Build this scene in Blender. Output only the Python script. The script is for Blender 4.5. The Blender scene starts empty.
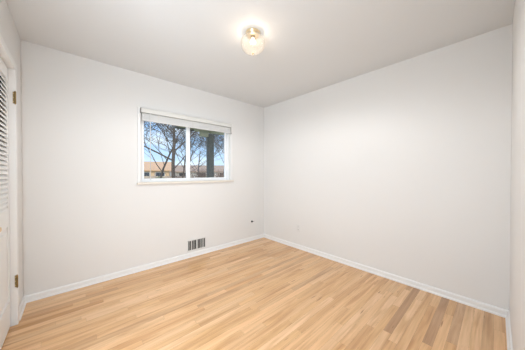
import bpy, bmesh, math, random
from mathutils import Vector, Matrix

S = bpy.context.scene
COL = S.collection

# ------------------------------------------------------------------ camera
F_PX = 211.7
cam_d = bpy.data.cameras.new('camera')
cam = bpy.data.objects.new('camera', cam_d)
COL.objects.link(cam)
cam_d.sensor_fit = 'HORIZONTAL'
cam_d.sensor_width = 36.0
cam_d.lens = F_PX * 36.0 / 525.0
cam_d.clip_start = 0.01
cam_d.clip_end = 400
cam.location = (0, 0, 1.2114)
cam.rotation_euler = (math.radians(90) - 0.00943, 0, -0.73537)
S.camera = cam

# ------------------------------------------------------------------ view, world, sun, large lights
S.view_settings.view_transform = 'Standard'
S.view_settings.look = 'None'
S.view_settings.gamma = 1.0
S.view_settings.use_curve_mapping = False
S.view_settings.exposure = 0.09

world = bpy.data.worlds.new('sky')
S.world = world
world.use_nodes = True
wn = world.node_tree.nodes
wl = world.node_tree.links
wn.clear()
w_out = wn.new('ShaderNodeOutputWorld')
w_bg = wn.new('ShaderNodeBackground')
w_tc = wn.new('ShaderNodeTexCoord')
w_sep = wn.new('ShaderNodeSeparateXYZ')
w_ramp = wn.new('ShaderNodeValToRGB')
w_ramp.color_ramp.elements[0].position = 0.0
w_ramp.color_ramp.elements[0].color = (0.62, 0.78, 0.95, 1)
w_ramp.color_ramp.elements[1].position = 0.45
w_ramp.color_ramp.elements[1].color = (0.13, 0.31, 0.72, 1)
e = w_ramp.color_ramp.elements.new(0.16)
e.color = (0.36, 0.58, 0.90, 1)
w_noise = wn.new('ShaderNodeTexNoise')
w_noise.inputs['Scale'].default_value = 5.0
w_noise.inputs['Detail'].default_value = 5.0
w_map = wn.new('ShaderNodeMapping')
w_map.inputs['Scale'].default_value = (1, 1, 3.0)
w_cr = wn.new('ShaderNodeValToRGB')
w_cr.color_ramp.elements[0].position = 0.44
w_cr.color_ramp.elements[0].color = (0, 0, 0, 1)
w_cr.color_ramp.elements[1].position = 0.66
w_cr.color_ramp.elements[1].color = (0.75, 0.75, 0.75, 1)
w_mix = wn.new('ShaderNodeMixRGB')
w_mix.inputs['Color2'].default_value = (0.86, 0.90, 0.95, 1)
wl.new(w_tc.outputs['Generated'], w_sep.inputs[0])
wl.new(w_sep.outputs['Z'], w_ramp.inputs['Fac'])
wl.new(w_tc.outputs['Generated'], w_map.inputs['Vector'])
wl.new(w_map.outputs[0], w_noise.inputs['Vector'])
wl.new(w_noise.outputs['Fac'], w_cr.inputs['Fac'])
wl.new(w_cr.outputs['Color'], w_mix.inputs['Fac'])
wl.new(w_ramp.outputs['Color'], w_mix.inputs['Color1'])
wl.new(w_mix.outputs['Color'], w_bg.inputs['Color'])
w_bg.inputs['Strength'].default_value = 1.3
wl.new(w_bg.outputs[0], w_out.inputs['Surface'])

sun_d = bpy.data.lights.new('sun', 'SUN')
sun_d.energy = 2.6
sun_d.angle = 0.01
sun_d.color = (1.0, 0.93, 0.82)
sun = bpy.data.objects.new('sun', sun_d)
COL.objects.link(sun)
sun.rotation_euler = (math.radians(52), 0, math.radians(-28))   # shines towards +y, from behind the house

# added area fill for the room, set in a made-up doorway beside the camera
fill_d = bpy.data.lights.new('added_doorway_fill', 'AREA')
fill_d.shape = 'RECTANGLE'
fill_d.size = 0.42
fill_d.size_y = 1.98
fill_d.energy = 56
fill_d.color = (0.80, 0.905, 1.0)
fill = bpy.data.objects.new('added_doorway_fill', fill_d)
COL.objects.link(fill)
fill.location = (-0.42, 0.44, 1.12)
fill.rotation_euler = (math.radians(90), 0, math.radians(-29))

LAMP_W = 1.1
DOWN_W = 33.0

# ------------------------------------------------------------------ materials
def new_mat(name):
    m = bpy.data.materials.new(name)
    m.use_nodes = True
    return m, m.node_tree.nodes, m.node_tree.links, m.node_tree.nodes['Principled BSDF']

def surf(name, col, rough=0.5, metal=0.0, var=0.0, vscale=8.0, bump=0.0, bscale=60.0, spec=0.5, stretch=(1, 1, 1)):
    m, n, l, b = new_mat(name)
    b.inputs['Roughness'].default_value = rough
    b.inputs['Metallic'].default_value = metal
    b.inputs['Specular IOR Level'].default_value = spec
    tc = n.new('ShaderNodeTexCoord')
    mp = n.new('ShaderNodeMapping')
    mp.inputs['Scale'].default_value = stretch
    l.new(tc.outputs['Object'], mp.inputs['Vector'])
    nz = n.new('ShaderNodeTexNoise')
    nz.inputs['Scale'].default_value = vscale
    nz.inputs['Detail'].default_value = 4.0
    l.new(mp.outputs[0], nz.inputs['Vector'])
    mx = n.new('ShaderNodeMixRGB')
    mx.inputs['Color1'].default_value = (*[max(0, c * (1 - var)) for c in col], 1)
    mx.inputs['Color2'].default_value = (*[min(1, c * (1 + var)) for c in col], 1)
    l.new(nz.outputs['Fac'], mx.inputs['Fac'])
    l.new(mx.outputs['Color'], b.inputs['Base Color'])
    if bump > 0:
        n2 = n.new('ShaderNodeTexNoise')
        n2.inputs['Scale'].default_value = bscale
        n2.inputs['Detail'].default_value = 2.0
        l.new(mp.outputs[0], n2.inputs['Vector'])
        bp = n.new('ShaderNodeBump')
        bp.inputs['Strength'].default_value = bump
        bp.inputs['Distance'].default_value = 0.004
        l.new(n2.outputs['Fac'], bp.inputs['Height'])
        l.new(bp.outputs['Normal'], b.inputs['Normal'])
    return m

M = {}
M['wall'] = surf('wall_paint', (0.79, 0.775, 0.755), 0.5, var=0.012, vscale=1.5, bump=0.08, bscale=120)
M['ceiling'] = surf('ceiling_paint', (0.74, 0.745, 0.745), 0.7, var=0.012, vscale=1.5, bump=0.08, bscale=90)
M['trim'] = surf('trim_paint', (0.86, 0.85, 0.835), 0.35, var=0.01)
M['door'] = surf('door_paint', (0.87, 0.865, 0.85), 0.4, var=0.01)
M['sill'] = surf('sill_paint', (0.79, 0.735, 0.655), 0.4, var=0.02)
M['vinyl'] = surf('window_vinyl', (0.90, 0.91, 0.92), 0.35, var=0.005)
M['blind'] = surf('blind_vinyl', (0.70, 0.69, 0.655), 0.4, var=0.01)
M['blind_end'] = surf('blind_end_bracket', (0.16, 0.13, 0.11), 0.5)
M['slat'] = surf('blind_slats', (0.74, 0.735, 0.72), 0.45, var=0.01)
M['brass'] = surf('antique_brass', (0.30, 0.21, 0.09), 0.4, metal=0.85, var=0.6, vscale=70)
M['brass_bright'] = surf('polished_brass', (0.82, 0.66, 0.42), 0.28, metal=0.8, var=0.1, vscale=60)
M['screw'] = surf('brass_screws', (0.80, 0.62, 0.34), 0.3, metal=0.9)
M['dark'] = surf('painted_recess_shade', (0.035, 0.033, 0.03), 0.7)  # dark colour painted in for shade in the duct and outlet slots
M['vent'] = surf('register_enamel', (0.74, 0.73, 0.70), 0.4, var=0.02)
M['black'] = surf('black_rubber', (0.012, 0.012, 0.012), 0.5)
M['plastic'] = surf('outlet_plastic', (0.76, 0.745, 0.725), 0.35)
M['closet'] = surf('closet_shade_paint', (0.05, 0.045, 0.04), 0.8, var=0.1)  # near-black colour paints in the shade seen between the louvre slats
M['porch_post'] = surf('porch_post_paint', (0.15, 0.145, 0.125), 0.7, var=0.2, vscale=12)
M['porch_beam'] = surf('porch_beam_paint', (0.50, 0.47, 0.33), 0.7, var=0.2, vscale=8)
M['soffit'] = surf('porch_soffit_boards', (0.45, 0.42, 0.30), 0.7, var=0.15, vscale=6, stretch=(8, 1, 1))
M['bark'] = surf('tree_bark', (0.12, 0.095, 0.08), 0.9, var=0.4, vscale=14, bump=0.6, bscale=30)
M['bark_grey'] = surf('grey_tree_bark', (0.20, 0.18, 0.17), 0.9, var=0.3, vscale=10)
M['brush'] = surf('brush_twigs', (0.27, 0.19, 0.15), 0.9, var=0.4, vscale=5)
M['tan_wall'] = surf('tan_siding', (0.72, 0.50, 0.31), 0.8, var=0.08, vscale=3)
M['tan_roof'] = surf('tan_shingles', (0.74, 0.46, 0.27), 0.9, var=0.2, vscale=9)
M['pale_wall'] = surf('pale_siding', (0.75, 0.72, 0.68), 0.8, var=0.05, vscale=3)
M['brown_roof'] = surf('brown_shingles', (0.46, 0.33, 0.24), 0.9, var=0.25, vscale=9)
M['house_glass'] = surf('house_window_glass', (0.05, 0.06, 0.075), 0.15)
M['fence'] = surf('fence_boards', (0.58, 0.46, 0.36), 0.85, var=0.25, vscale=5)
M['grass'] = surf('dry_lawn', (0.42, 0.40, 0.24), 0.95, var=0.3, vscale=0.8)
M['hedge'] = surf('grey_green_shrub', (0.30, 0.33, 0.22), 0.9, var=0.4, vscale=6)
M['roofing'] = surf('porch_roofing', (0.2, 0.19, 0.18), 0.9, var=0.2)

def mat_glass():
    m = bpy.data.materials.new('window_glass')
    m.use_nodes = True
    n, l = m.node_tree.nodes, m.node_tree.links
    n.clear()
    out = n.new('ShaderNodeOutputMaterial')
    t = n.new('ShaderNodeBsdfTransparent')
    t.inputs['Color'].default_value = (0.96, 0.98, 0.98, 1)
    g = n.new('ShaderNodeBsdfGlossy')
    g.inputs['Roughness'].default_value = 0.02
    f = n.new('ShaderNodeFresnel')
    f.inputs['IOR'].default_value = 1.35
    mx = n.new('ShaderNodeMixShader')
    l.new(f.outputs[0], mx.inputs[0])
    l.new(t.outputs[0], mx.inputs[1])
    l.new(g.outputs[0], mx.inputs[2])
    l.new(mx.outputs[0], out.inputs['Surface'])
    return m
M['glass'] = mat_glass()

def mat_globe():
    m = bpy.data.materials.new('cut_glass')
    m.use_nodes = True
    n, l = m.node_tree.nodes, m.node_tree.links
    n.clear()
    out = n.new('ShaderNodeOutputMaterial')
    t = n.new('ShaderNodeBsdfTransparent')
    t.inputs['Color'].default_value = (0.98, 0.97, 0.95, 1)
    tr = n.new('ShaderNodeBsdfTranslucent')
    tr.inputs['Color'].default_value = (0.95, 0.93, 0.88, 1)
    g = n.new('ShaderNodeBsdfGlossy')
    g.inputs['Roughness'].default_value = 0.12
    f = n.new('ShaderNodeLayerWeight')
    f.inputs['Blend'].default_value = 0.2
    m1 = n.new('ShaderNodeMixShader')
    m1.inputs[0].default_value = 0.075
    m2 = n.new('ShaderNodeMixShader')
    l.new(t.outputs[0], m1.inputs[1])
    l.new(tr.outputs[0], m1.inputs[2])
    l.new(f.outputs['Facing'], m2.inputs[0])
    l.new(m1.outputs[0], m2.inputs[1])
    l.new(g.outputs[0], m2.inputs[2])
    l.new(m2.outputs[0], out.inputs['Surface'])
    return m
M['globe'] = mat_globe()

def mat_bulb():
    m, n, l, b = new_mat('lit_bulb')
    b.inputs['Base Color'].default_value = (1, 0.95, 0.85, 1)
    b.inputs['Emission Color'].default_value = (1, 0.90, 0.74, 1)
    b.inputs['Emission Strength'].default_value = 6.0
    return m
M['bulb'] = mat_bulb()

def mat_floor():
    m, n, l, b = new_mat('oak_strip_floor')
    at = n.new('ShaderNodeAttribute')
    at.attribute_name = 'board_colour'
    uv = n.new('ShaderNodeUVMap')
    uv.uv_map = 'board_uv'
    # fine grain running along the board
    mp = n.new('ShaderNodeMapping')
    mp.inputs['Scale'].default_value = (2.2, 60.0, 1)
    l.new(uv.outputs[0], mp.inputs['Vector'])
    nz = n.new('ShaderNodeTexNoise')
    nz.inputs['Scale'].default_value = 1.0
    nz.inputs['Detail'].default_value = 6.0
    nz.inputs['Roughness'].default_value = 0.6
    l.new(mp.outputs[0], nz.inputs['Vector'])
    r1 = n.new('ShaderNodeValToRGB')
    r1.color_ramp.elements[0].position = 0.25
    r1.color_ramp.elements[0].color = (0.80, 0.74, 0.68, 1)
    r1.color_ramp.elements[1].position = 0.62
    r1.color_ramp.elements[1].color = (1.05, 1.05, 1.05, 1)
    l.new(nz.outputs['Fac'], r1.inputs['Fac'])
    # broad cathedral figure
    mp2 = n.new('ShaderNodeMapping')
    mp2.inputs['Scale'].default_value = (1.6, 17.0, 1)
    l.new(uv.outputs[0], mp2.inputs['Vector'])
    nz2 = n.new('ShaderNodeTexNoise')
    nz2.inputs['Scale'].default_value = 1.0
    nz2.inputs['Detail'].default_value = 3.0
    nz2.inputs['Distortion'].default_value = 0.6
    l.new(mp2.outputs[0], nz2.inputs['Vector'])
    r2 = n.new('ShaderNodeValToRGB')
    r2.color_ramp.elements[0].position = 0.30
    r2.color_ramp.elements[0].color = (0.80, 0.72, 0.62, 1)
    r2.color_ramp.elements[1].position = 0.52
    r2.color_ramp.elements[1].color = (1.03, 1.03, 1.03, 1)
    l.new(nz2.outputs['Fac'], r2.inputs['Fac'])
    # a few dark mineral streaks
    mp3 = n.new('ShaderNodeMapping')
    mp3.inputs['Scale'].default_value = (4.5, 42.0, 1)
    l.new(uv.outputs[0], mp3.inputs['Vector'])
    nz3 = n.new('ShaderNodeTexNoise')
    nz3.inputs['Scale'].default_value = 1.0
    nz3.inputs['Detail'].default_value = 1.0
    l.new(mp3.outputs[0], nz3.inputs['Vector'])
    r3 = n.new('ShaderNodeValToRGB')
    r3.color_ramp.elements[0].position = 0.20
    r3.color_ramp.elements[0].color = (0.45, 0.34, 0.27, 1)
    r3.color_ramp.elements[1].position = 0.29
    r3.color_ramp.elements[1].color = (1, 1, 1, 1)
    l.new(nz3.outputs['Fac'], r3.inputs['Fac'])
    def mul(a, c):
        x = n.new('ShaderNodeMixRGB')
        x.blend_type = 'MULTIPLY'
        x.inputs['Fac'].default_value = 1.0
        l.new(a, x.inputs['Color1'])
        l.new(c, x.inputs['Color2'])
        return x.outputs['Color']
    c = mul(at.outputs['Color'], r1.outputs['Color'])
    c = mul(c, r2.outputs['Color'])
    c = mul(c, r3.outputs['Color'])
    l.new(c, b.inputs['Base Color'])
    b.inputs['Roughness'].default_value = 0.24
    b.inputs['Specular IOR Level'].default_value = 0.5
    b.inputs['Coat Weight'].default_value = 0.15
    b.inputs['Coat Roughness'].default_value = 0.16
    bp = n.new('ShaderNodeBump')
    bp.inputs['Strength'].default_value = 0.06
    bp.inputs['Distance'].default_value = 0.002
    l.new(nz.outputs['Fac'], bp.inputs['Height'])
    l.new(bp.outputs['Normal'], b.inputs['Normal'])
    return m
M['floor'] = mat_floor()

# ------------------------------------------------------------------ mesh helpers
def box(bm, x0, x1, y0, y1, z0, z1):
    vs = [bm.verts.new((x, y, z)) for x in (x0, x1) for y in (y0, y1) for z in (z0, z1)]
    for f in ((0, 1, 3, 2), (4, 6, 7, 5), (0, 4, 5, 1), (2, 3, 7, 6), (0, 2, 6, 4), (1, 5, 7, 3)):
        bm.faces.new([vs[i] for i in f])
    return vs

def bar(bm, pts, w, axis=None):
    """prism of four corner pairs: pts = 4 corners of one end, w = vector to the other end"""
    a = [bm.verts.new(p) for p in pts]
    c = [bm.verts.new(Vector(p) + Vector(w)) for p in pts]
    k = len(pts)
    bm.faces.new(a)
    bm.faces.new(list(reversed(c)))
    for i in range(k):
        bm.faces.new([a[i], c[i], c[(i + 1) % k], a[(i + 1) % k]])

def tube(bm, path, radii, seg=8, cap=True):
    rings = []
    for i, p in enumerate(path):
        p = Vector(p)
        if i == 0:
            d = Vector(path[1]) - p
        elif i == len(path) - 1:
            d = p - Vector(path[i - 1])
        else:
            d = Vector(path[i + 1]) - Vector(path[i - 1])
        if d.length < 1e-9:
            d = Vector((0, 0, 1))
        d.normalize()
        ref = Vector((1, 0, 0)) if abs(d.x) < 0.8 else Vector((0, 1, 0))
        u = d.cross(ref).normalized()
        v = d.cross(u)
        r = radii[i] if hasattr(radii, '__len__') else radii
        rings.append([bm.verts.new(p + r * (math.cos(2 * math.pi * k / seg) * u + math.sin(2 * math.pi * k / seg) * v)) for k in range(seg)])
    for a, c in zip(rings, rings[1:]):
        for k in range(seg):
            bm.faces.new([a[k], a[(k + 1) % seg], c[(k + 1) % seg], c[k]])
    if cap:
        bm.faces.new(list(reversed(rings[0])))
        bm.faces.new(rings[-1])

def lathe(bm, prof, seg=32, centre=(0, 0, 0), rib=0, amp=0.0, axis='Z', cap0=True, cap1=True):
    rings = []
    for r, z in prof:
        ring = []
        for k in range(seg):
            a = 2 * math.pi * k / seg
            rr = r * (1 + (amp * math.cos(rib * a) if rib else 0))
            if axis == 'Z':
                p = (rr * math.cos(a), rr * math.sin(a), z)
            elif axis == 'X':
                p = (z, rr * math.cos(a), rr * math.sin(a))
            else:
                p = (rr * math.cos(a), z, rr * math.sin(a))
            ring.append(bm.verts.new((p[0] + centre[0], p[1] + centre[1], p[2] + centre[2])))
        rings.append(ring)
    for a, c in zip(rings, rings[1:]):
        for k in range(seg):
            bm.faces.new([a[k], a[(k + 1) % seg], c[(k + 1) % seg], c[k]])
    if cap0:
        bm.faces.new(list(reversed(rings[0])))
    if cap1:
        bm.faces.new(rings[-1])

def obj(name, bm, mat, parent=None, bevel=0.0, smooth=False, seg=2):
    bmesh.ops.recalc_face_normals(bm, faces=bm.faces[:])
    if parent is not None:
        off = parent.matrix_world.translation if parent.parent is None else None
        root = parent
        while root.parent is not None:
            root = root.parent
        o0 = Vector(root.location)
        for v in bm.verts:
            v.co -= o0
    me = bpy.data.meshes.new(name)
    bm.to_mesh(me)
    bm.free()
    if smooth:
        for p in me.polygons:
            p.use_smooth = True
    o = bpy.data.objects.new(name, me)
    me.materials.append(mat)
    COL.objects.link(o)
    if parent is not None:
        o.parent = parent
    if bevel > 0:
        mod = o.modifiers.new('bevel', 'BEVEL')
        mod.width = bevel
        mod.segments = seg
        mod.limit_method = 'ANGLE'
    return o

def NB():
    return bmesh.new()

def thing(name, label, cat, loc=(0, 0, 0), group=None):
    o = bpy.data.objects.new(name, None)
    COL.objects.link(o)
    o.location = loc
    o['label'] = label
    o['category'] = cat
    if group:
        o['group'] = group
    return o

def tag(o, label, cat, group=None):
    o['label'] = label
    o['category'] = cat
    if group:
        o['group'] = group
    return o

def struct(name, bm, mat, label, cat, bevel=0.0):
    o = obj(name, bm, mat, None, bevel)
    o['kind'] = 'structure'
    tag(o, label, cat)
    return o

# ------------------------------------------------------------------ room shell
XL, XR, YN, YW, H = -0.337, 2.7044, -0.0796, 2.9509, 2.44
HX0, HY0, HY1 = -1.75, -0.20, 1.12         # unseen hallway, added behind the made-up doorway
TH = 0.16
DY0, DY1, DZ = 0.03, 0.85, 2.04           # unseen doorway added in the left wall to hold the fill light
CY0, CY1, CZ = 1.36, 2.56, 2.03          # closet opening in the left wall
WX0, WX1, WZ0, WZ1 = 0.640, 1.95, 1.096, 1.99

# floor built board by board
random.seed(11)
def build_floor():
    bm = NB()
    cl = bm.loops.layers.float_color.new('board_colour')
    uvl = bm.loops.layers.uv.new('board_uv')
    W = 0.0572
    y = YW + 0.03
    row = 0
    special = {}
    base = [(0.775, 0.48, 0.25), (0.79, 0.495, 0.265), (0.74, 0.45, 0.225), (0.83, 0.54, 0.305), (0.71, 0.42, 0.205), (0.78, 0.485, 0.255)]
    while y > HY0 - 0.1:
        y0, y1 = y - W, y
        yc = (y0 + y1) / 2
        x = (HX0 if yc < HY1 else -1.05) - 0.05 - random.random() * 0.7
        xe = XR + 0.02
        cuts = []
        while x < xe:
            L = random.choice([0.45, 0.7, 0.9, 1.2, 1.5, 1.9]) * random.uniform(0.85, 1.15)
            cuts.append((x, min(x + L, xe)))
            x += L
        # rows the photograph shows with distinctly dark boards near the right wall
        forced = None
        if abs(yc - 0.535) < W / 2:
            cuts = [(a, b) for a, b in cuts if b < 1.72] ; last = cuts[-1][1]
            cuts += [(last, 1.78), (1.78, xe)]; forced = {len(cuts) - 1: (0.52, 0.305, 0.16)}
        elif abs(yc - 0.345) < W / 2:
            cuts = [(a, b) for a, b in cuts if b < 1.80] ; last = cuts[-1][1]
            cuts += [(last, 1.86), (1.86, xe)]; forced = {len(cuts) - 1: (0.57, 0.345, 0.19)}
        elif abs(yc - 0.19) < W / 2:
            cuts = [(a, b) for a, b in cuts if b < 1.9] ; last = cuts[-1][1]
            cuts += [(last, 2.0), (2.0, xe)]; forced = {len(cuts) - 1: (0.66, 0.415, 0.235)}
        elif abs(yc - 2.47) < W / 2:
            cuts = [(XL - 0.05, 0.22)] + [(max(a, 0.22), b) for a, b in cuts if b > 0.3]; forced = {0: (0.60, 0.33, 0.14)}
        for i, (xa, xb) in enumerate(cuts):
            if xb - xa < 0.02:
                continue
            c = random.choice(base)
            k = random.gauss(1.0, 0.026)
            if random.random() < 0.07:
                k *= 0.86
            if forced and i in forced:
                c = forced[i]
                k = 1.0
            c = tuple(v * k for v in c)
            g = 0.0003
            f = bm.faces.new([bm.verts.new(p) for p in ((xa + g, y0 + g, 0), (xb - g, y0 + g, 0), (xb - g, y1 - g, 0), (xa + g, y1 - g, 0))])
            ou, ov = random.random() * 40, random.random() * 40
            for lp, (u, v) in zip(f.loops, ((xa, 0), (xb, 0), (xb, W), (xa, W))):
                lp[cl] = (*c, 1)
                lp[uvl].uv = (u + ou, v + ov)
        y -= W
        row += 1
    # dark sub-floor under the seams, closing the slab
    vs = box(bm, HX0 - 0.2, XR + 0.15, HY0 - 0.12, YW + 0.1, -0.12, -0.0015)
    for v in vs:
        for lp in v.link_loops:
            lp[cl] = (0.20, 0.115, 0.06, 1)
    me = bpy.data.meshes.new('floor')
    bm.to_mesh(me)
    bm.free()
    o = bpy.data.objects.new('floor', me)
    me.materials.append(M['floor'])
    COL.objects.link(o)
    o['kind'] = 'structure'
    tag(o, 'light oak strip floor of narrow glossy boards', 'floor')
build_floor()

bm = NB()
box(bm, HX0 - 0.2, XR + TH, HY0 - 0.12, YW + TH, H, H + 0.15)
struct('ceiling', bm, M['ceiling'], 'flat off-white ceiling around the glass light', 'ceiling')

# window wall with its opening
bm = NB()
x0, x1 = XL - 0.75, XR + TH
box(bm, x0, WX0, YW, YW + TH, -0.12, H)
box(bm, WX1, x1, YW, YW + TH, -0.12, H)
box(bm, WX0, WX1, YW, YW + TH, -0.12, WZ0)
box(bm, WX0, WX1, YW, YW + TH, WZ1, H)
bmesh.ops.remove_doubles(bm, verts=bm.verts[:], dist=1e-5)
struct('wall_back', bm, M['wall'], 'white wall with the sliding window and floor vent', 'wall')

bm = NB()
box(bm, XR, XR + TH, YN - 0.12, YW, -0.12, H)
struct('wall_right', bm, M['wall'], 'long blank white wall right of the far corner', 'wall')

bm = NB()
LT = 0.11
box(bm, XL - LT, XL, CY1, YW, -0.0, H)
box(bm, XL - LT, XL, YN, DY0, 0, H)
box(bm, XL - LT, XL, DY1, CY0, 0, H)
box(bm, XL - LT, XL, DY0, DY1, DZ, H)
box(bm, XL - LT, XL, CY0, CY1, CZ, H)
struct('wall_left', bm, M['wall'], 'white wall around the louvered closet door', 'wall')

bm = NB()
box(bm, XL, XR, YN - 0.12, YN, -0.0, H)
struct('wall_front', bm, M['wall'], 'white wall edge at far right of the photo', 'wall')

# added hallway shell, unseen, closing off the space behind the fill light
bm = NB()
box(bm, HX0 - 0.1, HX0, HY0, HY1, 0, H)
box(bm, HX0 - 0.1, XL, HY0 - 0.1, HY0, 0, H)
box(bm, HX0 - 0.1, XL - LT, HY1, HY1 + 0.08, 0, H)
struct('wall_added_hall', bm, M['wall'], 'added unseen hallway wall behind the fill light', 'wall')

# closet shell behind the louvered doors
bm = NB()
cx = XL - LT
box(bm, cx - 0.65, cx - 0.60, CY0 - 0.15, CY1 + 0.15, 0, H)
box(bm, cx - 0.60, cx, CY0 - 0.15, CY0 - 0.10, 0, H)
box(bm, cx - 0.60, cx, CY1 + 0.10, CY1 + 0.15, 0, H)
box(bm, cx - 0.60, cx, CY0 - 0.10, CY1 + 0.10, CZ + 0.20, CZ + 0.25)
struct('wall_closet', bm, M['closet'], 'closet interior coloured near-black as shade behind the louvered door', 'wall')

# ------------------------------------------------------------------ baseboards (profiled)
def base_profile(run0, run1, wall, axis, sign, name, label):
    """baseboard along a wall; axis 'x' runs in x at y=wall, offset towards sign"""
    prof = [(0, 0), (0.022, 0), (0.022, 0.008), (0.018, 0.016), (0.013, 0.019), (0.013, 0.050), (0.010, 0.058), (0.005, 0.062), (0, 0.063)]
    bm = NB()
    if axis == 'x':
        pts = [(run0, wall + sign * d, z) for d, z in prof]
        bar(bm, pts, (run1 - run0, 0, 0))
    else:
        pts = [(wall + sign * d, run0, z) for d, z in prof]
        bar(bm, pts, (0, run1 - run0, 0))
    return struct(name, bm, M['trim'], label, 'baseboard')
base_profile(XL, XR, YW, 'x', -1, 'baseboard_back', 'white baseboard along the window wall')
base_profile(YN, YW, XR, 'y', -1, 'baseboard_right', 'white baseboard along the blank right wall')
base_profile(CY1 + 0.056, YW, XL, 'y', 1, 'baseboard_left', 'short white baseboard between closet casing and corner')
base_profile(XL, XR, YN, 'x', 1, 'baseboard_front', 'white baseboard at the right edge of the photo')

# ------------------------------------------------------------------ trim: closet casing and casing of the added doorway
bm = NB()
cw, ct = 0.055, 0.016
box(bm, XL, XL + ct, CY1, CY1 + cw, 0, CZ + cw)
box(bm, XL, XL + ct, CY0 - cw, CY0, 0, CZ + cw)
box(bm, XL, XL + ct, CY0, CY1, CZ, CZ + cw)
# jamb lining and stop
box(bm, XL - LT, XL + ct, CY1 - 0.001, CY1 + 0.004, 0, CZ)
box(bm, XL - LT, XL + ct, CY0 - 0.004, CY0 + 0.001, 0, CZ)
box(bm, XL - LT, XL + ct, CY0, CY1, CZ - 0.002, CZ + 0.004)
struct('trim_1', bm, M['trim'], 'white casing around the closet opening', 'trim', bevel=0.003)

bm = NB()
for xx in (XL, XL - LT - ct):
    if xx < XL:
        box(bm, xx, xx + ct, DY0 - 0.06, DY0, 0, DZ + 0.06)
    box(bm, xx, xx + ct, DY1, DY1 + 0.06, 0, DZ + 0.06)
    box(bm, xx, xx + ct, DY0, DY1, DZ, DZ + 0.06)
struct('trim_2', bm, M['trim'], 'white casing of the added unseen doorway beside the camera', 'trim', bevel=0.003)

# ------------------------------------------------------------------ closet doors (louvre above, panel below)
def closet_door(name, y0, y1, knob_y, hinge_y, label):
    xf = XL - 0.023           # face of the door
    t = 0.034
    st = 0.032
    bm = NB()
    z0, z1 = 0.012, CZ - 0.006
    lz0, lz1 = 0.93, 1.935     # louvre opening
    pz0, pz1 = 0.22, 0.80      # lower panel opening
    box(bm, xf - t, xf, y0, y0 + st, z0, z1)
    box(bm, xf - t, xf, y1 - st, y1, z0, z1)
    box(bm, xf - t, xf, y0 + st, y1 - st, lz1, z1)
    box(bm, xf - t, xf, y0 + st, y1 - st, pz1, lz0)
    box(bm, xf - t, xf, y0 + st, y1 - st, z0, pz0)
    d = struct(name, bm, M['door'], label, 'door', bevel=0.002)
    # louvre slats: front edge low
    bm = NB()
    n = 29
    p = (lz1 - lz0) / n
    for i in range(n):
        zc = lz0 + (i + 0.5) * p
        a = math.radians(52)
        hw = 0.0200
        dx, dz = math.cos(a) * hw, math.sin(a) * hw
        xc = xf - 0.0145
        e_ = 0.0070
        pts = [(xc + dx, y0 + st, zc - dz - e_), (xc + dx, y0 + st, zc - dz + e_), (xc - dx, y0 + st, zc + dz + e_), (xc - dx, y0 + st, zc + dz - e_)]
        bar(bm, pts, (0, y1 - y0 - 2 * st, 0))
    obj('louver_slats', bm, M['door'], d)
    # lower raised panel
    bm = NB()
    box(bm, xf - 0.024, xf - 0.010, y0 + st, y1 - st, pz0, pz1)
    box(bm, xf - 0.024, xf - 0.003, y0 + st + 0.035, y1 - st - 0.035, pz0 + 0.035, pz1 - 0.035)
    obj('lower_panel', bm, M['door'], d, bevel=0.004)
    # knob
    bm = NB()
    prof = [(0.012, 0.0), (0.013, 0.003), (0.007, 0.006), (0.006, 0.016), (0.010, 0.022), (0.0155, 0.028), (0.0165, 0.034), (0.013, 0.040), (0.006, 0.043)]
    lathe(bm, prof, 20, (xf, knob_y, 0.865), axis='X')
    k = obj('knob', bm, M['brass_bright'], d, smooth=True)
    k['label'] = 'small brass knob'
    # hinges
    for zc in (1.806, 0.351):
        bm = NB()
        s = 1 if hinge_y == CY1 else -1
        yj = hinge_y - s * 0.003
        box(bm, XL + 0.001, XL + 0.0145, min(yj, yj + s * 0.002), max(yj, yj + s * 0.002), zc - 0.046, zc + 0.046)
        kx = XL + 0.014
        ky = hinge_y - s * 0.007
        for j in range(3):
            za = zc - 0.046 + j * 0.031
            tube(bm, [(kx, ky, za), (kx, ky, za + 0.029)], 0.0062, 10)
        tube(bm, [(kx, ky, zc + 0.046), (kx, ky, zc + 0.053)], [0.005, 0.002], 10)
        tube(bm, [(kx, ky, zc - 0.053), (kx, ky, zc - 0.046)], [0.002, 0.005], 10)
        h = obj('hinge', bm, M['brass'], d)
        h['label'] = 'worn brass butt hinge'
        bm = NB()
        for zz in (-0.032, 0.0, 0.032):
            lathe(bm, [(0.0035, 0), (0.0025, 0.0012)], 10, (XL + 0.005, yj, zc + zz), axis='Y')
            if s > 0:
                pass
        for v in bm.verts:
            v.co.y = 2 * yj - v.co.y if s > 0 else v.co.y
        obj('hinge_screws', bm, M['screw'], h)
    return d
ym = (CY0 + CY1) / 2
closet_door('door_1', ym + 0.002, CY1 - 0.006, ym + 0.072, CY1, 'white louvered closet door with brass hinges at left edge')
closet_door('door_2', CY0 + 0.006, ym - 0.002, ym - 0.072, CY0, 'white louvered closet door nearer the camera, outside the photo')

# ------------------------------------------------------------------ window
def frame_ring(bm, x0, x1, z0, z1, y0, y1, wl_, wr, wb, wt):
    box(bm, x0, x0 + wl_, y0, y1, z0, z1)
    box(bm, x1 - wr, x1, y0, y1, z0, z1)
    box(bm, x0 + wl_, x1 - wr, y0, y1, z0, z0 + wb)
    box(bm, x0 + wl_, x1 - wr, y0, y1, z1 - wt, z1)

FY = YW + 0.05
bm = NB()
frame_ring(bm, WX0, WX1, WZ0, WZ1, FY, FY + 0.075, 0.018, 0.018, 0.014, 0.02)
win = struct('window_1', bm, M['vinyl'], 'white two-pane sliding window with raised blind', 'window', bevel=0.002)
mx0, mx1 = 1.243, 1.302
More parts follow.
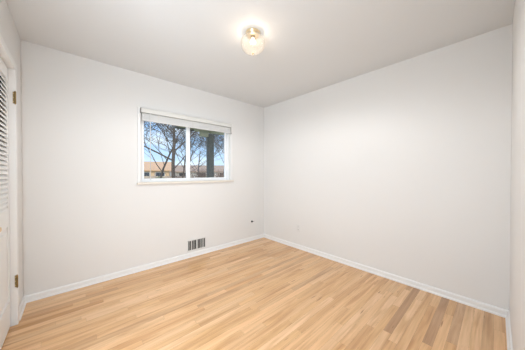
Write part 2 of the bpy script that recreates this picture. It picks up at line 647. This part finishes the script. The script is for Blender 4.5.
# left sash nearer the room, right sash behind it
for sx0, sx1, sy, nm in ((WX0 + 0.018, mx1 - 0.012, FY + 0.008, 'left'), (mx0 + 0.012, WX1 - 0.018, FY + 0.036, 'right')):
    bm = NB()
    wl_ = 0.032 if nm == 'left' else 0.052
    wr = 0.052 if nm == 'left' else 0.032
    frame_ring(bm, sx0, sx1, WZ0 + 0.014, WZ1 - 0.02, sy, sy + 0.026, wl_, wr, 0.030, 0.03)
    sh = obj('sash', bm, M['vinyl'], win, bevel=0.002)
    bm = NB()
    box(bm, sx0 + wl_ - 0.003, sx1 - wr + 0.003, sy + 0.011, sy + 0.015, WZ0 + 0.042, WZ1 - 0.048)
    obj('glass_pane', bm, M['glass'], sh)
    if nm == 'left':
        bm = NB()
        box(bm, sx1 - 0.036, sx1 - 0.016, sy - 0.008, sy, 1.46, 1.54)
        obj('sash_latch', bm, M['vinyl'], sh, bevel=0.002)
bm = NB()
cs = 0.034
box(bm, WX0 - cs, WX0, YW - 0.013, YW, WZ0, WZ1 + cs)
box(bm, WX1, WX1 + cs, YW - 0.013, YW, WZ0, WZ1 + cs)
box(bm, WX0, WX1, YW - 0.013, YW, WZ1, WZ1 + cs)
c = obj('window_casing', bm, M['trim'], win, bevel=0.003)
bm = NB()
box(bm, WX0 - cs - 0.012, WX1 + cs + 0.016, YW - 0.038, YW, WZ0 - 0.026, WZ0)
box(bm, WX0, WX1, YW, FY, WZ0 - 0.022, WZ0 + 0.001)
s = obj('window_sill', bm, M['sill'], win, bevel=0.005)
s['label'] = 'cream painted sill'

# ------------------------------------------------------------------ mini blind, raised
BX0, BX1 = 0.636, 1.948
bl = thing('window_blind', 'white mini blind raised to the top of the sliding window', 'blind', (1.292, YW - 0.03, 1.95))
bm = NB()
box(bm, BX0 + 0.004, BX1 - 0.002, YW - 0.048, YW - 0.0135, 1.955, 2.008)
# valance moulding in front
bar(bm, [(BX0, YW - 0.049, 1.951), (BX0, YW - 0.056, 1.951), (BX0, YW - 0.058, 1.958), (BX0, YW - 0.058, 2.000), (BX0, YW - 0.055, 2.008), (BX0, YW - 0.049, 2.010)], (BX1 - BX0, 0, 0))
obj('headrail', bm, M['blind'], bl, bevel=0.0015)
bm = NB()
box(bm, BX0 - 0.0025, BX0 - 0.0002, YW - 0.057, YW - 0.0135, 1.950, 2.010)
e1 = obj('end_bracket', bm, M['blind_end'], bl)
e1['label'] = 'dark end bracket'
bm = NB()
z = 1.943
k = 0
while z > 1.872:
    o_ = 0.0010 * ((k * 7) % 3 - 1)
    bar(bm, [(BX0 + 0.012, YW - 0.047 + o_, z), (BX0 + 0.012, YW - 0.034 + o_, z + 0.0018), (BX0 + 0.012, YW - 0.020 + o_, z), (BX0 + 0.012, YW - 0.020 + o_, z - 0.0024), (BX0 + 0.012, YW - 0.034 + o_, z - 0.0006), (BX0 + 0.012, YW - 0.047 + o_, z - 0.0024)], (BX1 - BX0 - 0.024, 0, 0))
    z -= 0.0030
    k += 1
obj('slat_stack', bm, M['slat'], bl)
bm = NB()
box(bm, BX0 + 0.012, BX1 - 0.012, YW - 0.047, YW - 0.020, 1.855, 1.871)
obj('bottom_rail', bm, M['slat'], bl, bevel=0.003)
bm = NB()
tube(bm, [(0.735, YW - 0.062, 1.950), (0.735, YW - 0.064, 1.92), (0.735, YW - 0.058, 1.15)], 0.0042, 6)
tube(bm, [(0.735, YW - 0.058, 1.15), (0.735, YW - 0.058, 1.125)], [0.006, 0.005], 6)
tube(bm, [(0.735, YW - 0.050, 1.957), (0.735, YW - 0.062, 1.950)], 0.003, 6)
obj('tilt_wand', bm, M['slat'], bl, smooth=True)
for xx in (0.83, 1.29, 1.75):
    bm = NB()
    box(bm, xx - 0.004, xx + 0.004, YW - 0.0492, YW - 0.0482, 1.856, 1.952)
    obj('ladder_tape', bm, M['blind'], bl)
bm = NB()
tube(bm, [(1.925, YW - 0.046, 1.952), (1.927, YW - 0.058, 1.935), (1.928, YW - 0.060, 1.87)], 0.0030, 6)
tube(bm, [(1.928, YW - 0.060, 1.87), (1.928, YW - 0.060, 1.842)], [0.004, 0.007], 8)
q = obj('lift_cord', bm, M['blind_end'], bl)
q['label'] = 'short dark lift cord'

# ------------------------------------------------------------------ wall register (floor-level vent)
vx0, vx1, vz0, vz1 = 1.222, 1.508, 0.086, 0.248
vt = thing('wall_vent', 'white wall register with vertical fins low under the window', 'vent', ((vx0 + vx1) / 2, YW, vz0))
bm = NB()
fw = 0.014
frame_ring(bm, vx0, vx1, vz0, vz1, YW - 0.010, YW, fw, fw, fw, fw)
obj('vent_frame', bm, M['vent'], vt, bevel=0.003)
bm = NB()
box(bm, vx0 + fw, vx1 - fw, YW - 0.0015, YW - 0.0005, vz0 + fw, vz1 - fw)  # flat dark sheet on the wall stands in for the shaded duct
q = obj('duct_shade_sheet', bm, M['dark'], vt)
q['label'] = 'black sheet painted as duct shade behind the fins'
ix0, ix1 = vx0 + fw, vx1 - fw
xm = (ix0 + ix1) / 2
bm = NB()
box(bm, xm - 0.010, xm + 0.010, YW - 0.0105, YW - 0.001, vz0 + fw, vz1 - fw)
obj('centre_bar', bm, M['vent'], vt)
for fx, fwid in ((1.258, 0.005), (1.286, 0.013), (1.313, 0.003), (1.333, 0.003), (1.398, 0.003), (1.421, 0.004), (1.447, 0.009), (1.470, 0.006)):
    bm = NB()
    lean = -0.0012
    pts = [(fx - fwid / 2, YW - 0.0015, vz0 + fw), (fx + fwid / 2, YW - 0.0015, vz0 + fw), (fx + lean + fwid / 2, YW - 0.009, vz0 + fw), (fx + lean - fwid / 2, YW - 0.009, vz0 + fw)]
    bar(bm, pts, (0, 0, vz1 - vz0 - 2 * fw))
    obj('fin', bm, M['vent'], vt)
bm = NB()
box(bm, xm - 0.004, xm + 0.004, YW - 0.022, YW - 0.0105, 0.150, 0.176)
obj('damper_lever', bm, M['vent'], vt)

# ------------------------------------------------------------------ coax stub on the window wall
cb = thing('cable_outlet', 'black cable stub poking from the wall near the far corner', 'cable', (2.405, YW, 0.342))
bm = NB()
lathe(bm, [(0.021, 0.0), (0.021, -0.003), (0.018, -0.005), (0.009, -0.0055)], 24, (2.405, YW, 0.342), axis='Y')
obj('wall_grommet', bm, M['wall'], cb, smooth=False)
bm = NB()
lathe(bm, [(0.017, -0.004), (0.0165, -0.018), (0.010, -0.019), (0.010, -0.024)], 12, (2.405, YW, 0.342), axis='Y')
obj('connector', bm, M['black'], cb)
bm = NB()
tube(bm, [(2.405, YW - 0.022, 0.342), (2.412, YW - 0.030, 0.343), (2.430, YW - 0.028, 0.343), (2.456, YW - 0.016, 0.341)], [0.004, 0.003, 0.0026, 0.0024], 8)
obj('cable_end', bm, M['black'], cb, smooth=True)

# ------------------------------------------------------------------ electrical outlet on the right wall
ou = thing('wall_outlet', 'white duplex outlet plate low on the blank right wall', 'outlet', (XR, 2.128, 0.328))
bm = NB()
box(bm, XR - 0.006, XR, 2.128 - 0.036, 2.128 + 0.036, 0.328 - 0.058, 0.328 + 0.058)
obj('cover_plate', bm, M['plastic'], ou, bevel=0.003)
for zc in (0.350, 0.306):
    bm = NB()
    ring = []
    for k in range(20):
        a = 2 * math.pi * k / 20
        ring.append((XR - 0.0055, 2.128 + 0.0165 * math.cos(a), zc + max(-0.0125, min(0.0125, 0.0165 * math.sin(a)))))
    bar(bm, ring, (-0.0025, 0, 0))
    r = obj('receptacle', bm, M['plastic'], ou)
    bm = NB()
    for dy in (-0.0062, 0.0062):
        box(bm, XR - 0.0085, XR - 0.0078, 2.128 + dy - 0.0011, 2.128 + dy + 0.0011, zc - 0.001, zc + 0.007)
    box(bm, XR - 0.0085, XR - 0.0078, 2.128 - 0.002, 2.128 + 0.002, zc - 0.009, zc - 0.005)
    obj('slots', bm, M['dark'], r)
bm = NB()
lathe(bm, [(0.0032, 0.0), (0.0028, -0.0012)], 10, (XR - 0.006, 2.128, 0.328), axis='X')
obj('cover_screw', bm, M['plastic'], ou)

# ------------------------------------------------------------------ ceiling light
LX, LY = 1.187, 1.437
cl = thing('ceiling_light', 'small ribbed clear glass globe light lit on the ceiling', 'ceiling light', (LX, LY, H))
bm = NB()
lathe(bm, [(0.062, H), (0.064, H - 0.006), (0.060, H - 0.012), (0.052, H - 0.018), (0.050, H - 0.030), (0.046, H - 0.032)], 40, (LX, LY, 0))
q = obj('canopy', bm, M['brass_bright'], cl, smooth=True)
q['label'] = 'brass canopy ring'
bm = NB()
prof_o = [(0.050, H - 0.020), (0.056, H - 0.026), (0.078, H - 0.040), (0.096, H - 0.062), (0.105, H - 0.090), (0.103, H - 0.116), (0.092, H - 0.142), (0.072, H - 0.162), (0.046, H - 0.175), (0.020, H - 0.181), (0.012, H - 0.186), (0.013, H - 0.192), (0.008, H - 0.198), (0.002, H - 0.200)]
lathe(bm, prof_o, 96, (LX, LY, 0), rib=24, amp=0.035, cap0=False)
g = obj('globe', bm, M['globe'], cl, smooth=True)
g['label'] = 'ribbed clear glass globe'
bm = NB()
prof_i = [(0.010, 0.0), (0.013, -0.008), (0.014, -0.018), (0.019, -0.028), (0.024, -0.036), (0.024, -0.042), (0.022, -0.045)]
lathe(bm, [(r, H - 0.048 + z) for r, z in prof_i], 24, (LX, LY, 0))
obj('bulb', bm, M['bulb'], cl, smooth=True)
bm = NB()
lathe(bm, [(0.018, H - 0.020), (0.018, H - 0.050), (0.014, H - 0.052)], 20, (LX, LY, 0))
obj('socket', bm, M['brass'], cl, smooth=True)
bm = NB()
lathe(bm, [(0.002, H - 0.180), (0.007, H - 0.181), (0.009, H - 0.187), (0.006, H - 0.192), (0.002, H - 0.194)], 12, (LX, LY, 0))
obj('finial', bm, M['brass'], cl, smooth=True)
ld = bpy.data.lights.new('ceiling_lamp_glow', 'POINT')
ld.energy = LAMP_W
ld.color = (1.0, 0.82, 0.64)
ld.shadow_soft_size = 0.0
lo = bpy.data.objects.new('ceiling_lamp_glow', ld)
COL.objects.link(lo)
lo.parent = cl
lo.location = (0, 0, -0.118)

dd = bpy.data.lights.new('ceiling_lamp_downlight', 'SPOT')
dd.spot_size = math.radians(179.9)
dd.spot_blend = 0.4
dd.shadow_soft_size = 0.0
dd.energy = DOWN_W
dd.color = (0.97, 0.985, 1.0)
do = bpy.data.objects.new('ceiling_lamp_downlight', dd)
COL.objects.link(do)
do.parent = cl
do.location = (0, 0, -0.206)

# ------------------------------------------------------------------ outside
GZ = -0.55
bm = NB()
box(bm, -60, 90, YW + TH + 0.02, 140, GZ - 0.2, GZ)
struct('ground', bm, M['grass'], 'dry lawn outside the window', 'ground')

def ray(u, depth, v=None):
    """world point on the photograph's pixel column u at a given depth along the view axis"""
    yaw = 0.73537
    fx, fy = math.sin(yaw), math.cos(yaw)
    rx, ry = math.cos(yaw), -math.sin(yaw)
    k = (u - 262.5) / F_PX
    x, y = depth * (fx + k * rx), depth * (fy + k * ry)
    z = 1.2114 - depth * ((v - 173.0) / F_PX) if v is not None else None
    return x, y, z

# porch: post, header beam, roof slab
px, py, _ = ray(210.3, 5.4)
pz = 2.18
po = thing('porch', 'dark porch post with beam and roof outside right window pane', 'porch', (px, py, GZ))
bm = NB()
box(bm, px - 0.07, px + 0.07, py - 0.07, py + 0.07, GZ, pz)
box(bm, px - 0.10, px + 0.10, py - 0.10, py + 0.10, GZ, GZ + 0.12)
obj('post', bm, M['porch_post'], po, bevel=0.006)
bm = NB()
box(bm, px - 0.40, px + 3.2, py - 0.06, py + 0.06, pz + 0.05, pz + 0.15)
box(bm, px - 0.27, px - 0.075, py - 0.055, py + 0.055, pz - 0.06, pz + 0.05)
obj('beam', bm, M['porch_beam'], po, bevel=0.004)
bm = NB()
box(bm, px - 0.06, px + 0.06, YW + TH + 0.01, py - 0.07, pz + 0.03, pz + 0.15)
obj('cross_beam', bm, M['porch_beam'], po, bevel=0.004)
bm = NB()
x0r = px - 0.78
n = 24
wv = (px + 3.2 - x0r) / n
for i in range(n):
    box(bm, x0r + i * wv + 0.002, x0r + (i + 1) * wv - 0.002, YW + TH + 0.01, py + 0.35, pz + 0.152, pz + 0.172)
obj('soffit', bm, M['soffit'], po)
bm = NB()
box(bm, x0r, px + 3.2, YW + TH + 0.01, py + 0.36, pz + 0.173, pz + 0.26)
box(bm, x0r - 0.02, x0r, YW + TH + 0.01, py + 0.38, pz + 0.12, pz + 0.27)
box(bm, x0r, px + 3.2, py + 0.36, py + 0.38, pz + 0.12, pz + 0.27)
obj('roof', bm, M['roofing'], po)

# bare trees
def grow(bmt, bmb, p, d, L, r, level, rng, maxl, spread):
    n = 4
    path = [Vector(p)]
    rad = [r]
    dd = Vector(d).normalized()
    for i in range(n):
        dd = (dd + Vector((rng.uniform(-1, 1), rng.uniform(-1, 1), rng.uniform(-0.4, 0.8))) * 0.16).normalized()
        path.append(path[-1] + dd * (L / n))
        rad.append(r * (1 - 0.45 * (i + 1) / n))
    tube(bmt if level == 0 else bmb, path, rad, 8 if level == 0 else (5 if level < 3 else 3), cap=False)
    if level >= maxl:
        return
    kids = 6 if level == 0 else (5 if level == 1 else 4)
    for i in range(kids):
        t = rng.uniform(0.35, 1.0) if i else 1.0
        if level == 0:
            t = 0.42 + 0.58 * (i + 0.3) / kids
        q = t * n
        j = min(int(q), n - 1)
        b = path[j].lerp(path[j + 1], q - j)
        rr = (rad[j] + (rad[j + 1] - rad[j]) * (q - j)) * rng.uniform(0.30, 0.55)
        a = rng.uniform(0, 2 * math.pi)
        side = Vector((math.cos(a), math.sin(a), rng.uniform(-0.1, 0.5)))
        nd = (dd * (1 - spread) + side * spread).normalized()
        grow(bmt, bmb, b, nd, L * rng.uniform(0.52, 0.78), max(rr, 0.011), level + 1, rng, maxl, spread)

def tree(label, loc, height, r, seed, mat, spread=0.62, maxl=4, lean=(0, 0, 1), group='bare trees outside the window'):
    rng = random.Random(seed)
    t = thing('bare_tree', label, 'tree', loc, group)
    b0, b1 = NB(), NB()
    grow(b0, b1, loc, lean, height * 0.55, r, 0, rng, maxl, spread)
    obj('trunk', b0, mat, t, smooth=True)
    obj('branches', b1, mat, t, smooth=True)
    return t

def at(u, d):
    x, y, _ = ray(u, d)
    return (x, y, GZ)
tree('largest bare tree with dark trunk behind left window pane', at(173.5, 10.5), 8.0, 0.105, 4, M['bark'], 0.64, 4, (0.06, 0, 1))
tree('slimmer leaning bare tree left of the largest trunk, behind left pane', at(157, 13), 7.5, 0.075, 9, M['bark'], 0.55, 4, (0.10, 0, 1))
tree('pale grey bare tree just left of the porch post', at(199, 16), 6.3, 0.06, 33, M['bark_grey'], 0.5, 4)
tree('pale grey bare tree right of the porch post', at(219.5, 13), 7.5, 0.07, 52, M['bark_grey'], 0.55, 4)
tree('small bare tree at right edge of right window pane', at(225, 18), 7.5, 0.07, 61, M['bark_grey'], 0.6, 4)
tree('bare tree seen just left of the window mullion', at(183, 18), 7.0, 0.07, 77, M['bark_grey'], 0.6, 4)

tree('slender bare tree between the largest trunk and the mullion', at(180, 12.5), 6.8, 0.055, 101, M['bark'], 0.55, 4)

# leafless brush, each clump its own object
def brush(label, loc, h, w, seed):
    rng = random.Random(seed)
    bm = NB()
    for i in range(110):
        a = rng.uniform(0, 2 * math.pi)
        r0 = rng.random() * w * 0.4
        b = Vector((loc[0] + r0 * math.cos(a), loc[1] + r0 * math.sin(a), loc[2]))
        d = Vector((rng.uniform(-1, 1) * w * 0.6, rng.uniform(-1, 1) * w * 0.6, h * rng.uniform(0.6, 1.05)))
        m1 = b + d * 0.5 + Vector((rng.uniform(-.1, .1), rng.uniform(-.1, .1), 0))
        tube(bm, [b, m1, b + d], [0.016, 0.011, 0.005], 3, cap=False)
        for q in range(4):
            t = rng.uniform(0.3, 0.95)
            s = b + d * t
            tube(bm, [s, s + Vector((rng.uniform(-.3, .3), rng.uniform(-.3, .3), rng.uniform(.1, .4)))], [0.008, 0.004], 3, cap=False)
    o = obj('bare_shrub', bm, M['brush'])
    tag(o, label, 'shrub', 'bare brown shrubs outside the window')
brush('bare brown shrub left of the porch post base', at(195, 14), 1.75, 1.2, 3)
brush('bare brown shrub beside the porch post', at(203.5, 15), 2.0, 1.3, 5)
brush('bare brown shrub right of the porch post', at(216.5, 13), 1.85, 1.1, 6)
brush('bare brown shrub at right edge of the right pane', at(224, 13), 1.95, 1.0, 8)
brush('bare brown shrub right of the largest tree trunk', at(181, 15), 1.8, 1.2, 12)

# neighbouring houses
def house(label, loc, rz, w, dpt, hw, hr, wall, roof, wins):
    h = thing('house', label, 'house', loc)
    def xf(bm):
        bmesh.ops.rotate(bm, cent=Vector((0, 0, 0)), matrix=Matrix.Rotation(rz, 3, 'Z'), verts=bm.verts[:])
        bmesh.ops.translate(bm, vec=Vector(loc), verts=bm.verts[:])
        return bm
    bm = NB()
    pts = [(-w / 2, -dpt / 2, 0), (-w / 2, dpt / 2, 0), (-w / 2, dpt / 2, hw), (-w / 2, 0, hw + hr * 0.96), (-w / 2, -dpt / 2, hw)]
    bar(bm, pts, (w, 0, 0))
    obj('walls', xf(bm), wall, h)
    bm = NB()
    for s in (-1, 1):
        y_e = s * (dpt / 2 + 0.35)
        z_e = hw - hr * 0.35 / (dpt / 2)
        p4 = [(-w / 2 - 0.3, 0, hw + hr), (-w / 2 - 0.3, y_e, z_e), (-w / 2 - 0.3, y_e, z_e + 0.14), (-w / 2 - 0.3, 0, hw + hr + 0.14)]
        bar(bm, p4, (w + 0.6, 0, 0))
    obj('roof', xf(bm), roof, h)
    for wx, wz, ww, wh in wins:
        bm = NB()
        frame_ring(bm, wx - ww / 2, wx + ww / 2, wz, wz + wh, -dpt / 2 - 0.05, -dpt / 2, 0.07, 0.07, 0.07, 0.07)
        f = obj('house_window', xf(bm), M['pale_wall'], h)
        bm = NB()
        box(bm, wx - ww / 2 + 0.06, wx + ww / 2 - 0.06, -dpt / 2 - 0.03, -dpt / 2 - 0.005, wz + 0.06, wz + wh - 0.06)
        obj('window_pane', xf(bm), M['house_glass'], f)
    return h
hx, hy, _ = ray(148, 34)
house('tan house with low roof behind the trees in left pane', (hx, hy, GZ), -0.35, 6.4, 7.0, 2.2, 1.25, M['tan_wall'], M['tan_roof'], [(-1.9, 0.8, 1.3, 1.1), (0.1, 0.8, 1.1, 1.1), (2.0, 0.7, 1.3, 1.2)])
hx, hy, _ = ray(207, 44)
house('pale house with brown roof behind the porch post', (hx, hy, GZ), -0.6, 12.5, 7.0, 2.0, 1.2, M['pale_wall'], M['brown_roof'], [(-4.0, 0.7, 1.5, 1.1), (-0.5, 0.7, 1.5, 1.1), (3.5, 0.7, 1.5, 1.1)])

# board fence across the neighbouring yard
fa = Vector(at(138, 24)); fb = Vector(at(189, 22))
fn = thing('board_fence', 'low brown board fence in front of the tan house', 'fence', tuple(fa))
dirv = (fb - fa)
Lf = dirv.length
dirv.normalize()
perp = Vector((-dirv.y, dirv.x, 0))
bm = NB()
nb = int(Lf / 0.16)
for i in range(nb):
    s = fa + dirv * (i * 0.16)
    hgt = 1.40 + 0.02 * ((i * 5) % 3)
    bar(bm, [s, s + dirv * 0.14, s + dirv * 0.14 + perp * 0.025, s + perp * 0.025], (0, 0, hgt))
obj('boards', bm, M['fence'], fn)
for i in range(0, int(Lf / 2.4) + 1):
    s = fa + dirv * (i * 2.4) - perp * 0.11
    bm = NB()
    bar(bm, [s, s + dirv * 0.1, s + dirv * 0.1 + perp * 0.1, s + perp * 0.1], (0, 0, 1.75))
    obj('fence_post', bm, M['fence'], fn)

# rounded evergreen shrub in front of the fence
def round_shrub(label, loc, r, h, seed):
    rng = random.Random(seed)
    bm = NB()
    for i in range(420):
        a = rng.uniform(0, 2 * math.pi)
        t = rng.random() ** 0.5
        zz = rng.random()
        rr = r * math.sqrt(max(0.05, 1 - (2 * zz - 0.9) ** 2)) * (0.6 + 0.4 * t)
        c = Vector((loc[0] + rr * math.cos(a), loc[1] + rr * math.sin(a), loc[2] + h * zz))
        u = Vector((rng.uniform(-1, 1), rng.uniform(-1, 1), rng.uniform(-1, 1))).normalized() * 0.07
        v = u.cross(Vector((rng.uniform(-1, 1), rng.uniform(-1, 1), rng.uniform(-1, 1)))).normalized() * 0.05
        w_ = u.cross(v).normalized() * 0.012
        bar(bm, [c - u, c - v, c + u, c + v], w_)
    tube(bm, [(loc[0], loc[1], loc[2]), (loc[0], loc[1], loc[2] + h * 0.6)], [0.05, 0.02], 6)
    o = obj('evergreen_shrub', bm, M['hedge'])
    tag(o, label, 'shrub')
round_shrub('grey green shrub by the fence left of the dark trunk', at(160, 21), 0.85, 1.45, 2)
round_shrub('grey green shrub by the fence right of the dark trunk', at(179, 19), 0.8, 1.3, 7)
